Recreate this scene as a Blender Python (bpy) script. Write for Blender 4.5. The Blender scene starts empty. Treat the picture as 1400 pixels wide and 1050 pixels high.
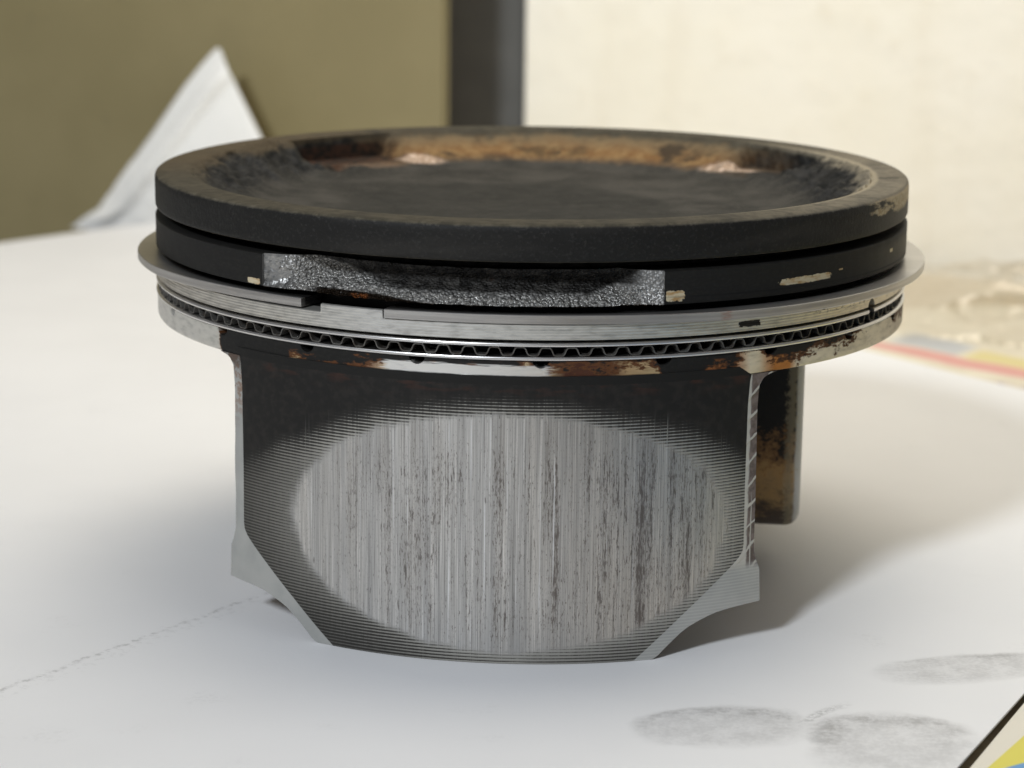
import bpy, bmesh, math, random
import numpy as np
from mathutils import Vector, Matrix, noise as mnoise, geometry
random.seed(4); np.random.seed(4)
S = bpy.context.scene
C = S.collection
MM = 0.001
R_ = math.radians

# ------------------------------------------------------------------ camera
CAM = Vector((-0.90952, -312.33692, 93.20015)) * MM
yaw, pit, roll = -0.00449, -0.22215, 0.01098
fw = Vector((math.sin(yaw)*math.cos(pit), math.cos(yaw)*math.cos(pit), math.sin(pit)))
rt = Vector((math.cos(yaw), -math.sin(yaw), 0)); up = rt.cross(fw)
rt2 = rt*math.cos(roll) + up*math.sin(roll); up2 = -rt*math.sin(roll) + up*math.cos(roll)
cd = bpy.data.cameras.new('camera'); cam = bpy.data.objects.new('camera', cd); C.objects.link(cam)
cam.matrix_world = Matrix(((rt2.x, up2.x, -fw.x, CAM.x), (rt2.y, up2.y, -fw.y, CAM.y), (rt2.z, up2.z, -fw.z, CAM.z), (0, 0, 0, 1)))
cd.sensor_width = 36; cd.lens = 3200/1400*36
cd.clip_start = 0.01; cd.clip_end = 10
cd.dof.use_dof = True
cd.dof.focus_distance = (Vector((0, -47, 25))*MM - CAM).dot(fw)
cd.dof.aperture_fstop = 34
S.camera = cam

# ------------------------------------------------------------------ world, lamps, exposure
W = bpy.data.worlds.new('World'); S.world = W; W.use_nodes = True
bg = W.node_tree.nodes['Background']
bg.inputs[0].default_value = (0.95, 0.96, 1.0, 1); bg.inputs[1].default_value = 0.155
def area(name, loc, target, size, power, col):
    l = bpy.data.lights.new(name, 'AREA'); l.shape = 'DISK'; l.size = size; l.energy = power; l.color = col
    o = bpy.data.objects.new(name, l); C.objects.link(o)
    o.location = loc; o.rotation_euler = (Vector(target)-Vector(loc)).to_track_quat('-Z', 'Y').to_euler()
    return o
area('window_light', (-0.60, -1.10, 0.90), (0, 0, 0.02), 0.20, 15.2, (0.90, 0.955, 1.02))
area('warm_lamp', (0.025, 0.115, 0.42), (0.03, 0.30, 0.17), 0.34, 1.15, (1.0, 0.925, 0.80))
S.view_settings.view_transform = 'Standard'; S.view_settings.look = 'None'
S.view_settings.exposure = 0; S.view_settings.gamma = 1
S.cycles.use_denoising = True
S.cycles.max_bounces = 10; S.cycles.transparent_max_bounces = 16
S.cycles.caustics_reflective = False; S.cycles.caustics_refractive = False

# ------------------------------------------------------------------ node helpers
class N:
    """a small wrapper so that node maths can be written as expressions"""
    def __init__(s, t, sock): s.t = t; s.s = sock
    def _m(s, op, *a, clamp=False):
        n = s.t.nodes.new('ShaderNodeMath'); n.operation = op; n.use_clamp = clamp
        for i, x in enumerate((s,)+a):
            if isinstance(x, N): s.t.links.new(x.s, n.inputs[i])
            else: n.inputs[i].default_value = x
        return N(s.t, n.outputs[0])
    def __add__(s, o): return s._m('ADD', o)
    __radd__ = __add__
    def __sub__(s, o): return s._m('SUBTRACT', o)
    def __rsub__(s, o): return (s*-1.0)+o
    def __mul__(s, o): return s._m('MULTIPLY', o)
    __rmul__ = __mul__
    def __truediv__(s, o): return s._m('DIVIDE', o)
    def sqrt(s): return s._m('SQRT')
    def abs(s): return s._m('ABSOLUTE')
    def sin(s): return s._m('SINE')
    def pow(s, e): return s._m('POWER', e)
    def max(s, o): return s._m('MAXIMUM', o)
    def min(s, o): return s._m('MINIMUM', o)
    def clamp(s): return s._m('ADD', 0.0, clamp=True)
    def step(s, lo, hi):                       # smooth 0..1 between lo and hi (either order)
        n = s.t.nodes.new('ShaderNodeMapRange'); n.interpolation_type = 'SMOOTHSTEP'
        a, b, o0, o1 = (lo, hi, 0.0, 1.0)
        if not isinstance(lo, N) and not isinstance(hi, N) and lo > hi: a, b, o0, o1 = hi, lo, 1.0, 0.0
        s.t.links.new(s.s, n.inputs[0])
        for k, x in ((1, a), (2, b)):
            if isinstance(x, N): s.t.links.new(x.s, n.inputs[k])
            else: n.inputs[k].default_value = x
        n.inputs[3].default_value = o0; n.inputs[4].default_value = o1
        return N(s.t, n.outputs[0])
    def ramp(s, stops, lo, hi, interp='LINEAR'):   # stops: [(value, scalar or rgb)]
        n = s.t.nodes.new('ShaderNodeValToRGB'); cr = n.color_ramp; cr.interpolation = interp
        x = (s-lo)*(1.0/(hi-lo)); s.t.links.new(x.s, n.inputs[0])
        for i, (p, c) in enumerate(stops):
            q = (p-lo)/(hi-lo)
            e = cr.elements[i] if i < 2 else cr.elements.new(q)
            e.position = q
        for i, (p, c) in enumerate(sorted(stops, key=lambda k: k[0])):
            c = (c, c, c) if not isinstance(c, (tuple, list)) else c
            cr.elements[i].position = (p-lo)/(hi-lo); cr.elements[i].color = (*c, 1)
        return N(s.t, n.outputs[0])

class Mat:
    def __init__(s, name):
        s.m = bpy.data.materials.new(name); s.m.use_nodes = True
        s.t = s.m.node_tree; s.b = s.t.nodes['Principled BSDF']
        tc = s.t.nodes.new('ShaderNodeTexCoord')
        vm = s.t.nodes.new('ShaderNodeVectorMath'); vm.operation = 'SCALE'; vm.inputs[3].default_value = 1000.0
        s.t.links.new(tc.outputs['Object'], vm.inputs[0]); s.P = N(s.t, vm.outputs[0])
        sp = s.t.nodes.new('ShaderNodeSeparateXYZ'); s.t.links.new(vm.outputs[0], sp.inputs[0])
        s.x, s.y, s.z = (N(s.t, sp.outputs[i]) for i in range(3))
        s._az = None
    @property
    def az(s):                                  # azimuth in degrees, 0 at -y, positive to +x
        if s._az is None: s._az = s.x._m('ARCTAN2', s.y*-1.0)*(180/math.pi)
        return s._az
    @property
    def r(s): return (s.x*s.x+s.y*s.y).sqrt()
    def vec(s, x, y, z):
        n = s.t.nodes.new('ShaderNodeCombineXYZ')
        for i, q in enumerate((x, y, z)):
            if isinstance(q, N): s.t.links.new(q.s, n.inputs[i])
            else: n.inputs[i].default_value = q
        return N(s.t, n.outputs[0])
    def noise(s, v=None, scale=1.0, detail=3.0, rough=0.55, dist=0.0):
        n = s.t.nodes.new('ShaderNodeTexNoise'); s.t.links.new((v or s.P).s, n.inputs['Vector'])
        n.inputs['Scale'].default_value = scale; n.inputs['Detail'].default_value = detail
        n.inputs['Roughness'].default_value = rough; n.inputs['Distortion'].default_value = dist
        return N(s.t, n.outputs[0])
    def voro(s, v=None, scale=1.0, feature='F1', out=0):
        n = s.t.nodes.new('ShaderNodeTexVoronoi'); n.feature = feature
        s.t.links.new((v or s.P).s, n.inputs['Vector']); n.inputs['Scale'].default_value = scale
        return N(s.t, n.outputs[out])
    def mix(s, f, a, b):
        n = s.t.nodes.new('ShaderNodeMix'); n.data_type = 'RGBA'
        for k, q in ((0, f), (6, a), (7, b)):
            if isinstance(q, N): s.t.links.new(q.s, n.inputs[k])
            elif k == 0: n.inputs[0].default_value = q
            else: n.inputs[k].default_value = (*q, 1)
        return N(s.t, n.outputs[2])
    def scale_col(s, c, f): return s.mix(f, (0, 0, 0), c) if False else s._mul(c, f)
    def _mul(s, c, f):
        n = s.t.nodes.new('ShaderNodeMix'); n.data_type = 'RGBA'; n.blend_type = 'MULTIPLY'; n.inputs[0].default_value = 1
        for k, q in ((6, c), (7, f)):
            if isinstance(q, N): s.t.links.new(q.s, n.inputs[k])
            else: n.inputs[k].default_value = (*q, 1)
        return N(s.t, n.outputs[2])
    def set(s, color=None, rough=None, metal=None, bump=None, bump_d=0.05, bump_s=1.0, spec=None, **kw):
        I = s.b.inputs
        def put(k, q):
            if q is None: return
            if isinstance(q, N): s.t.links.new(q.s, I[k])
            else: I[k].default_value = (*q, 1) if isinstance(q, tuple) and len(q) == 3 else q
        put('Base Color', color); put('Roughness', rough); put('Metallic', metal); put('Specular IOR Level', spec)
        for k, q in kw.items(): put(k.replace('_', ' '), q)
        if bump is not None:
            n = s.t.nodes.new('ShaderNodeBump'); n.inputs['Strength'].default_value = bump_s
            n.inputs['Distance'].default_value = bump_d*MM
            s.t.links.new(bump.s, n.inputs['Height']); s.t.links.new(n.outputs[0], I['Normal'])
        return s.m
    def box(s, v, lo, hi, soft): return v.step(lo-soft, lo+soft)*v.step(hi+soft, hi-soft)

SOOT = (0.0115, 0.011, 0.010)
ALU = (0.66, 0.65, 0.62)

# ------------------------------------------------------------------ object helpers
def link(name, me, parent=None, mats=(), smooth=True):
    o = bpy.data.objects.new(name, me); C.objects.link(o)
    for m in mats: me.materials.append(m)
    if smooth: me.polygons.foreach_set('use_smooth', [True]*len(me.polygons))
    if parent: o.parent = parent
    return o
def mesh(name, verts, faces, parent=None, mats=(), smooth=True, mi=None, sharp=30):
    me = bpy.data.meshes.new(name)
    me.from_pydata([tuple(np.asarray(v)*MM) for v in verts], [], faces); me.update()
    if mi is not None: me.polygons.foreach_set('material_index', mi)
    o = link(name, me, parent, mats, smooth)
    if smooth and sharp: me.set_sharp_from_angle(angle=R_(sharp))
    return o
def thing(o, label, cat, group=None):
    o['label'] = label; o['category'] = cat
    if group: o['group'] = group
    return o
def pol(r, a, z): a = math.radians(a); return (r*math.sin(a), -r*math.cos(a), z)
def lathe(name, prof, azs, parent, mats, disp=None, sharp=30, mi=None):
    """prof: list of (r, z), revolved over the azimuths azs (closed); disp(r, az, z, k) -> (r, z)"""
    n, m = len(azs), len(prof); V = []; F = []; M = []
    for k, (r, z) in enumerate(prof):
        for a in azs:
            rr, zz = disp(r, a, z, k) if disp else (r, z)
            V.append(pol(rr, a, zz))
    for k in range(m-1):
        for i in range(n):
            j = (i+1) % n
            F.append((k*n+i, (k+1)*n+i, (k+1)*n+j, k*n+j)); M.append(mi[k] if mi else 0)
    return mesh(name, V, F, parent, mats, True, M, sharp)
def full(n): return [-180+360*i/n for i in range(n)]
def ss(a, b, x):
    t = min(1, max(0, (x-a)/(b-a))); return t*t*(3-2*t)
def nz(x, y, z, o=4): return mnoise.fractal(Vector((x, y, z)), 0.6, 2.1, o)

# ================================================================== setting
# concrete wall (oblique, running back to the left) and the olive panel in front of it
SL = 0.466; un = math.hypot(1, SL)
m = Mat('cream_concrete_paint')
n1 = m.noise(scale=0.018, detail=5); n2 = m.noise(scale=0.12, detail=6, rough=0.6); spots = m.voro(m.vec(m.x+n2*14, m.y, m.z*0.8+n2*9), 0.036)
spk = m.noise(scale=0.055, detail=2); dark = spots.step(0.11, 0.03)*spk.step(0.42, 0.58)
drip = m.noise(m.vec(m.x*0.09, 0.0, m.z*0.012), 1.0, 3)
c = m.mix(n1.step(0.3, 0.7), (0.93, 0.89, 0.78), (0.90, 0.85, 0.71))
c = m.mix(drip.step(0.5, 0.75)*0.3, c, (0.82, 0.75, 0.60))
c = m.mix(n2.step(0.55, 0.8)*0.35, c, (0.74, 0.66, 0.50)); c = m.mix(dark*0.55, c, (0.42, 0.35, 0.24))
wall_m = m.set(c, 0.8, 0.0, n2, 0.6)
def slab(name, x0, x1, yfun, th, z0, z1, mat, bev=0.6):
    bm = bmesh.new(); nx, nyv = -SL/un, 1/un      # normal pointing away from the camera side
    co = []
    for (x, d) in ((x0, 0), (x1, 0), (x1, th), (x0, th)):
        co.append((x - 0 + (SL/un)*-d*-1*0 + (-SL/un)*-d*0, yfun(x)+d*un))
    lo = [bm.verts.new((x*MM, y*MM, z0*MM)) for x, y in co]; hi = [bm.verts.new((x*MM, y*MM, z1*MM)) for x, y in co]
    bm.faces.new(lo[::-1]); bm.faces.new(hi)
    for i in range(4): bm.faces.new((lo[i], lo[(i+1) % 4], hi[(i+1) % 4], hi[i]))
    bmesh.ops.bevel(bm, geom=list(bm.edges), offset=bev*MM, segments=2, affect='EDGES')
    me = bpy.data.meshes.new(name); bm.to_mesh(me); bm.free()
    return link(name, me, None, (mat,), smooth=False)
wall = slab('concrete_wall', -1.0, 420, lambda x: 245+(93-x)*SL, 60, -160, 520, wall_m)
thing(wall, 'cream painted concrete wall with dark specks, behind the piston on the right', 'wall')
m = Mat('olive_paint')
n1 = m.noise(scale=0.03, detail=4); n2 = m.noise(scale=0.4, detail=3); sp = m.noise(scale=0.09, detail=2)
c = m.mix(n1.step(0.3, 0.7), (0.26, 0.215, 0.105), (0.23, 0.19, 0.09)); c = m.mix(sp.step(0.68, 0.78)*0.4, c, (0.17, 0.14, 0.075))
panel = slab('olive_panel', -620, -20.3, lambda x: 271-(x+15.5)*SL, 5, -160, 520, m.set(c, 0.6, 0.0, n2, 0.1), 1.2)
thing(panel, 'plain olive brown panel standing upright behind the white bag', 'panel')

m = Mat('shadow_paint'); n1 = m.noise(scale=0.05, detail=3)
shadow_strip = slab('shadow_strip', -60, -1.2, lambda x: 303+(-1.2-x)*0.25, 22, -160, 520, m.set(m.mix(n1.step(0.3, 0.7), (0.10, 0.098, 0.09), (0.125, 0.122, 0.113)), 0.6, 0.0), 0.8)  # dark slab added, its colour standing in for the panel's shadow on the wall
thing(shadow_strip, 'added dark slab, coloured as the shadow strip between olive panel and cream wall', 'shadow_strip')

# table top under everything; its back-left edge runs just inside the paper's
def poly_sheet(name, pts, step, zf, mat, thick, parent=None):
    """a flat polygon filled with a triangulated grid, given relief by zf and a thickness"""
    P = np.array(pts, float); ed = []
    ring = []
    for i in range(len(P)):
        a, b = P[i], P[(i+1) % len(P)]; k = max(1, int(np.hypot(*(b-a))/step))
        for j in range(k): ring.append(a+(b-a)*j/k)
    inside = []
    x0, y0 = P.min(0); x1, y1 = P.max(0)
    for gx in np.arange(x0+step*0.5, x1, step):
        for gy in np.arange(y0+step*0.5, y1, step):
            c = False
            for i in range(len(P)):
                a, b = P[i], P[(i+1) % len(P)]
                if (a[1] > gy) != (b[1] > gy) and gx < (b[0]-a[0])*(gy-a[1])/(b[1]-a[1])+a[0]: c = not c
            if c and min(np.hypot(gx-q[0], gy-q[1]) for q in ring) > step*0.45: inside.append((gx, gy))
    allp = [Vector((q[0], q[1])) for q in ring]+[Vector(q) for q in inside]
    nr = len(ring); edges = [(i, (i+1) % nr) for i in range(nr)]
    vo, _, fo, *_ = geometry.delaunay_2d_cdt(allp, edges, [], 1, 1e-6)
    top = [(v.x, v.y, zf(v.x, v.y)) for v in vo]; n = len(top)
    V = top+[(x, y, z-thick) for x, y, z in top]
    F = [tuple(f) for f in fo]+[tuple(i+n for i in f[::-1]) for f in fo]
    cnt = {}
    for f in fo:
        for i in range(len(f)): cnt[(f[i], f[(i+1) % len(f)])] = 1
    for (a, b) in list(cnt):
        if (b, a) not in cnt: F.append((b, a, a+n, b+n))
    return mesh(name, V, F, parent, (mat,), True, None, 40)

m = Mat('table_laminate')
n1 = m.noise(scale=0.05, detail=4); g = m.noise(m.vec(m.x*0.05, m.y*0.6, 0.0), 1.0, 4)
c = m.mix(g.step(0.35, 0.65), (0.62, 0.53, 0.38), (0.55, 0.46, 0.32)); c = m.mix(n1.step(0.5, 0.8)*0.3, c, (0.45, 0.37, 0.25))
tab = poly_sheet('table_top', [(-300, -330), (330, -330), (330, 125), (-10, 284), (-88, 283), (-126, 242), (-300, 52)], 60, lambda x, y: -2.4, m.set(c, 0.45, 0.0), 22)
tab['kind'] = 'structure'

# white paper sheet the piston stands on
def seg_d(x, y, a, b):
    ax, ay = a; bx, by = b; t = ((x-ax)*(bx-ax)+(y-ay)*(by-ay))/((bx-ax)**2+(by-ay)**2); t = min(1, max(0, t))
    return math.hypot(x-ax-t*(bx-ax), y-ay-t*(by-ay))
def paper_z(x, y):
    d = math.hypot(x, y); f = ss(62, 150, d)*ss(2, 45, seg_d(x, y, (20, -130), (109, 43)))
    z = -0.02+f*(0.9*math.sin(x*0.021+1.0)*math.cos(y*0.017)+0.5*math.sin(y*0.033+x*0.012))
    z += 1.6*ss(26, 0, seg_d(x, y, (104, 68), (68, 126)))
    z += 0.12*ss(8, 0, seg_d(x, y, (20, -130), (109, 43)))*ss(60, 75, d)
    return max(z, -0.9) if d > 62 else -0.02
m = Mat('white_paper')
n1 = m.noise(scale=0.02, detail=3); n2 = m.noise(scale=1.6, detail=4, rough=0.65); n3 = m.noise(scale=0.35, detail=3)
c = m.mix(n1.step(0.3, 0.7), (0.84, 0.84, 0.845), (0.80, 0.80, 0.805))
def smudge(cx, cy, a, b, ang, seed, rim):
    ca, sa = math.cos(R_(ang)), math.sin(R_(ang)); dx, dy = m.x-cx, m.y-cy
    u = (dx*ca+dy*sa)/a; v = (dy*ca-dx*sa)/b
    d = (u.abs().pow(2.8)+v.abs().pow(2.8)).pow(1/2.8); wob = m.noise(m.vec(m.x+seed, m.y, 0.0), 0.13, 4)
    d = d+(wob-0.5)*0.75
    body = d.step(1.15, 0.55); edge = d.step(0.45, 0.9)*d.step(1.15, 0.9)*(wob.step(0.35, 0.6))*(v.step(-0.6, 0.5)*0.75+0.25)
    ridge = ((d*13.0+n3*3.0).sin()*0.5+0.5)
    grain = (n2*0.5+n3*0.5).step(0.36, 0.64)
    return ((body*0.34+edge*rim*1.25)*(grain*0.6+0.4)*(ridge*0.12+0.88)).clamp()
k = smudge(21.5, -69.3, 9.6, 6.0, 8, 3.0, 0.35).max(smudge(39.5, -74.0, 9.0, 9.0, 0, 31.0, 0.42)).max(smudge(52.0, -49.5, 10.5, 4.6, 16, 57.0, 0.35))
def stroke(ax, ay, bx, by, w, seed):
    L = math.hypot(bx-ax, by-ay); ux, uy = (bx-ax)/L, (by-ay)/L
    s = (m.x-ax)*ux+(m.y-ay)*uy; d = (m.y-ay)*ux-(m.x-ax)*uy
    d = d+(m.noise(m.vec(s+seed, 0.0, 0.0), 0.16, 3)-0.5)*2.6
    return d.abs().step(w, w*0.25)*s.step(-2.0, 3.0)*s.step(L+2, L-3)
n4 = m.noise(scale=0.9, detail=3, rough=0.7)
k = k.max(stroke(29.5, -68.5, 35.8, -62.2, 1.0, 9.0)*0.4*n2.step(0.35, 0.6))
pen = stroke(-33, -23, -62, -63.5, 0.62, 2.0)*n4.step(0.40, 0.70)*0.42
pen = pen.max(stroke(-33, -24.5, -62, -65, 2.6, 5.0)*n4.step(0.5, 0.66)*0.12)
gr = m.noise(scale=0.09, detail=4); sm = gr.step(0.60, 0.74)*n2.step(0.45, 0.62)*0.09
k = k.max(pen).max(sm)
c = m.mix(k, c, (0.16, 0.155, 0.15))
pap_m = m.set(c, 0.62, 0.0, n2+m.noise(scale=0.12, detail=2)*2.0, 0.03, 0.6, spec=0.35)
pap = poly_sheet('paper_sheet', [(20, -130), (57, -58), (109, 43), (98, 80), (88, 96), (79, 109), (68, 126), (20, 235), (-72, 281), (-90, 287), (-127, 246), (-260, 110), (-260, -260), (-20, -260)], 9, paper_z, pap_m, 0.25)
thing(pap, 'white sheet of paper with grey finger smudges under the piston', 'paper')

# printed sheets under the white paper
m = Mat('printed_page')
s1 = (m.x-57)*0.892-(m.y+58)*0.452      # distance right of the white paper's edge
yl = ((m.x-48.0)*0.853-(m.y+80.5)*0.521).step(-0.1, 0.15)
blue = (m.y+79.9-(m.x-49.4)*0.65).step(0.1, -0.2)*yl
c = m.mix(yl, (0.74, 0.70, 0.60), (0.70, 0.62, 0.05)); c = m.mix(blue, c, (0.06, 0.28, 0.58)); c = m.mix(m.box(s1, 0.0, 0.45, 0.12), c, (0.05, 0.04, 0.035))
mag = poly_sheet('magazine', [(18, -138), (75, -163), (150, -15), (92, 12)], 14, lambda x, y: -0.52, m.set(c, 0.35, 0.0), 0.6)
thing(mag, 'printed page with yellow and blue at the lower right corner', 'magazine')
m = Mat('packet_print')
q = (m.x-72)*0.80+(m.y-133)*0.60        # runs away from the paper's curved edge
w = (m.x-72)*0.60-(m.y-133)*0.80        # along the edge, towards the front right
q = q+m.noise(scale=0.06, detail=2)*3.0-1.5
c = m.mix(m.noise(scale=0.1).step(0.4, 0.6), (0.74, 0.68, 0.54), (0.68, 0.61, 0.47))
c = m.mix(m.box(q-w*0.10, 4.6, 9.0, 0.7)*m.noise(m.vec(w*0.3, 0.0, 0.0), 0.5).step(0.2, 0.45), c, (0.66, 0.30, 0.26))
c = m.mix(m.box(q-w*0.06, 9.6, 15.0, 0.8)*w.step(6, 9), c, (0.66, 0.56, 0.24))
c = m.mix(m.box(q-w*0.06, 9.6, 16.5, 0.8)*w.step(7, 4)*w.step(-14, -9), c, (0.46, 0.47, 0.48))
c = m.mix(m.box(q, -3, 2.0, 0.9)*w.step(18, 22)*m.noise(scale=0.3).step(0.42, 0.6), c, (0.38, 0.33, 0.42))
pk = poly_sheet('printed_packet', [(40, 160), (48, 122), (76, 82), (104, 44), (180, 70), (165, 150), (100, 185)], 7,
                lambda x, y: -1.6+1.9*ss(0, 22, (x-72)*0.8+(y-133)*0.6)+0.7*nz(x*0.05, y*0.05, 2), m.set(c, 0.35, 0.0), 0.4)
thing(pk, 'printed packet with red, yellow and blue stripes on the table at right', 'packet')

# clear plastic bag lying crumpled beyond the packet
m = Mat('clear_film')
lw = m.t.nodes.new('ShaderNodeLayerWeight'); lw.inputs[0].default_value = 0.32
tr = m.t.nodes.new('ShaderNodeBsdfTransparent'); tr.inputs[0].default_value = (0.93, 0.915, 0.885, 1)
gl = m.t.nodes.new('ShaderNodeBsdfGlossy'); gl.inputs['Roughness'].default_value = 0.04; gl.inputs[0].default_value = (1, 1, 1, 1)
mx = m.t.nodes.new('ShaderNodeMixShader')
f = (N(m.t, lw.outputs[1])*0.42+0.04).clamp(); m.t.links.new(f.s, mx.inputs[0])
m.t.links.new(tr.outputs[0], mx.inputs[1]); m.t.links.new(gl.outputs[0], mx.inputs[2])
m.t.links.new(mx.outputs[0], m.t.nodes['Material Output'].inputs[0]); film = m.m
V = []; F = []; nu, nv = 150, 110
for i in range(nv+1):
    for j in range(nu+1):
        u, v = j/nu, i/nv
        x = 74+u*120; y = 146+v*84-(x-74)*0.42
        b = (math.sin(math.pi*min(1, u*1.02+0.0)) ** 0.45)*(math.sin(math.pi*v) ** 0.55) if 0 < u < 0.98 and 0 < v < 1 else 0
        rdg = 1-abs(mnoise.noise(Vector((x*0.030, y*0.055, 1.3))))*2
        rd2 = (1-abs(mnoise.noise(Vector((x*0.075+4, y*0.16, 7.7))))*2)
        z = 0.6+b*(4+5*rdg*rdg+1.6*rd2*rd2+0.8*nz(x*0.10, y*0.12, 5))
        V.append((x+3*nz(x*.05, y*.05, 9), y+3*nz(x*.05, y*.05, 19), max(z, 0.6)))
for i in range(nv):
    for j in range(nu):
        a = i*(nu+1)+j; F.append((a, a+1, a+nu+2, a+nu+1))
bag = mesh('plastic_bag', V, F, None, (film,), True, None, 0)
thing(bag, 'crumpled clear plastic bag with bright glints lying at the right', 'plastic bag')

# white bag with a pointed corner standing against the olive panel
m = Mat('white_film')
n1 = m.noise(scale=0.06, detail=3); c = m.mix(n1.step(0.3, 0.7), (0.86, 0.85, 0.81), (0.82, 0.81, 0.77))
wf = m.set(c, 0.4, 0.0, m.noise(m.vec(m.x*0.12, m.y*0.12, m.z*0.04), 1.0, 3), 0.8, 0.3, Transmission_Weight=0.0, Subsurface_Weight=0.0)
V = []; F = []; nu, nv = 40, 50
def bag_edges(v):     # left and right outline of the bag at height fraction v (mm, seen along y)
    zs = [0, .07, .12, .30, .55, .80, .93, 1.0]
    le = [-122, -117.5, -113.5, -107, -97.5, -88.5, -83.0, -79.6]; re = [-52, -54, -56, -61, -67.5, -74.0, -77.2, -78.6]
    return float(np.interp(v, zs, le)), float(np.interp(v, zs, re))
for side in (0, 1):
    for i in range(nv+1):
        v = i/nv; l, r_ = bag_edges(v)
        for j in range(nu+1):
            u = j/nu; x = l+(r_-l)*u; wd = (r_-l)
            base = 271-(x+15.5)*SL-15.5
            bul = (math.sin(math.pi*u) ** 0.6)*wd*0.06
            fold = 2.6*math.exp(-((u*wd-5.0-3*v)/2.6)**2)*ss(0.98, 0.8, v)*ss(0.0, 0.1, v)
            tuck = 1.6*ss(0.42, 0.0, v)*nz(x*0.07, v*3, 3)
            y = base-(bul+fold+tuck) if side == 0 else base+bul*0.8
            V.append((x, y, -5+v*49.6))
    o0 = side*(nu+1)*(nv+1)
    for i in range(nv):
        for j in range(nu):
            a = o0+i*(nu+1)+j; q4 = (a, a+1, a+nu+2, a+nu+1); F.append(q4 if side == 0 else q4[::-1])
wb = mesh('white_bag', V, F, None, (wf,), True, None, 0)
bm = bmesh.new(); bm.from_mesh(wb.data); bmesh.ops.remove_doubles(bm, verts=bm.verts, dist=2e-5); bm.to_mesh(wb.data); bm.free()
thing(wb, 'white bag with a pointed corner leaning at the olive panel', 'bag')

# ================================================================== piston
PI_ = bpy.data.objects.new('piston', None); C.objects.link(PI_)
PI_.rotation_euler = (0, 0, R_(-6.6)); PI_.empty_display_size = 0.02
thing(PI_, 'burnt aluminium engine piston with a broken ring land standing on white paper', 'piston')

# ---- materials of the crown and the lands
def stained(name, Pstops, Cstops, zr, soot=SOOT, zprob=None, nsc=(0.28, 1.1), metal=0.55, base_rough=0.5, lines=0.0, extra=None, seed=0.0, hard=0.07):
    """bare or stained metal showing through soot: Pstops gives how much shows at an azimuth, Cstops its colour"""
    m = Mat(name); am = m.az*(math.pi/180*50)
    v = m.vec(am*nsc[0]+seed, 0.0, m.z*nsc[1]); n = m.noise(v, 1.0, 6, 0.62)
    fine = m.noise(m.vec(am*1.5+seed, 0.0, m.z*3.0), 1.0, 4, 0.65)
    p = m.az.ramp(Pstops, -180, 180)
    if zprob: p = p+m.z.ramp(zprob, zr[0], zr[1])-0.5
    val = n*0.75+fine*0.25
    mask = (val+(p-0.5)*1.0).step(0.5-hard, 0.5+hard)
    col = m.az.ramp(Cstops, -180, 180)
    n2 = m.noise(m.vec(am*0.5+7+seed, 0.0, m.z*1.6), 1.0, 4)
    col = m._mul(col, n2.ramp([(0.3, 0.72), (0.5, 1.0), (0.75, 1.12)], 0, 1))
    rim = (val+(p-0.5)*1.0).step(0.5-hard-0.075, 0.5-hard)*(1.0-mask)
    s2 = m.mix(rim*0.6, m.mix(fine.step(0.45, 0.75)*0.5, soot, tuple(q*2.2 for q in soot)), (0.17, 0.062, 0.018))
    cc = m.mix(mask, s2, col)
    met = mask*metal; rg = mask*(base_rough-0.62)+0.62
    hgt = mask*-0.3+fine*0.25
    if lines: hgt = hgt+(m.z*(2*math.pi/0.34)).sin()*lines
    if extra: cc, met, rg = extra(m, am, fine, cc, met, rg)
    dp = m.r.step(47.4, 48.0); cc = m.mix(dp, (0.010, 0.009, 0.008), cc); met = met*dp  # soot and recess shade painted into deep grooves and holes
    return m.set(cc, rg, met, hgt, 0.05, 0.7, spec=0.2)

# crown
m = Mat('carbon_crown'); am = m.az*(math.pi/180*50)
n1 = m.noise(scale=0.13, detail=5, rough=0.6); n2 = m.noise(scale=0.6, detail=5, rough=0.65); n3 = m.noise(scale=2.4, detail=4, rough=0.6)
n4 = m.noise(m.vec(am*0.22, 0.0, m.z*0.9), 1.0, 5)
r = m.r; side = r.step(49.75, 49.9)
top = (m.z+(n2-0.5)*1.8+(n1-0.5)*1.0).step(51.2, 52.15)
floor_c = m.mix(n1.step(0.35, 0.65), (0.026, 0.025, 0.022), (0.058, 0.054, 0.047)); floor_c = m.mix(n2.step(0.55, 0.75)*0.5, floor_c, (0.085, 0.078, 0.066))
fd = ((m.x+3)*(1/23.0)).pow(2.0)+((m.y+4)*(1/25.0)).pow(2.0)+(n1-0.5)*0.35
floor_c = m.mix(fd.step(1.05, 0.80)*0.7, m.mix(n3.step(0.52, 0.72)*0.5, floor_c, (0.11, 0.10, 0.085)), m.mix(n2.step(0.4, 0.7), (0.019, 0.019, 0.017), (0.034, 0.033, 0.029)))
# dish wall: rust and tan at the back, black carbon lumps left and right
wallm = (r+(n1-0.5)*5.0+(n2-0.5)*2.0).step(36.0, 39.6); top = top.max(r.step(46.6, 47.2))
back = (m.az.abs()+(n1-0.5)*40).step(128, 150)
rust = m.mix(n2.step(0.38, 0.62), (0.20, 0.105, 0.040), (0.27, 0.165, 0.070)); rust = m.mix((m.z+n1*2).step(50.6, 52.6)*0.8, rust, (0.16, 0.125, 0.075))
blk = m.mix(n2.step(0.35, 0.7), (0.010, 0.010, 0.009), (0.045, 0.043, 0.040))
n4b = m.noise(m.vec(am*0.10, 7.0, m.z*0.45), 1.0, 5)
rust = m.mix(n4b.step(0.53, 0.66)*0.85, rust, (0.03, 0.024, 0.018)); rust = m.mix(n1.step(0.52, 0.66)*0.7, rust, (0.055, 0.035, 0.018))
wc = m.mix(back, blk, rust)
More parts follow.
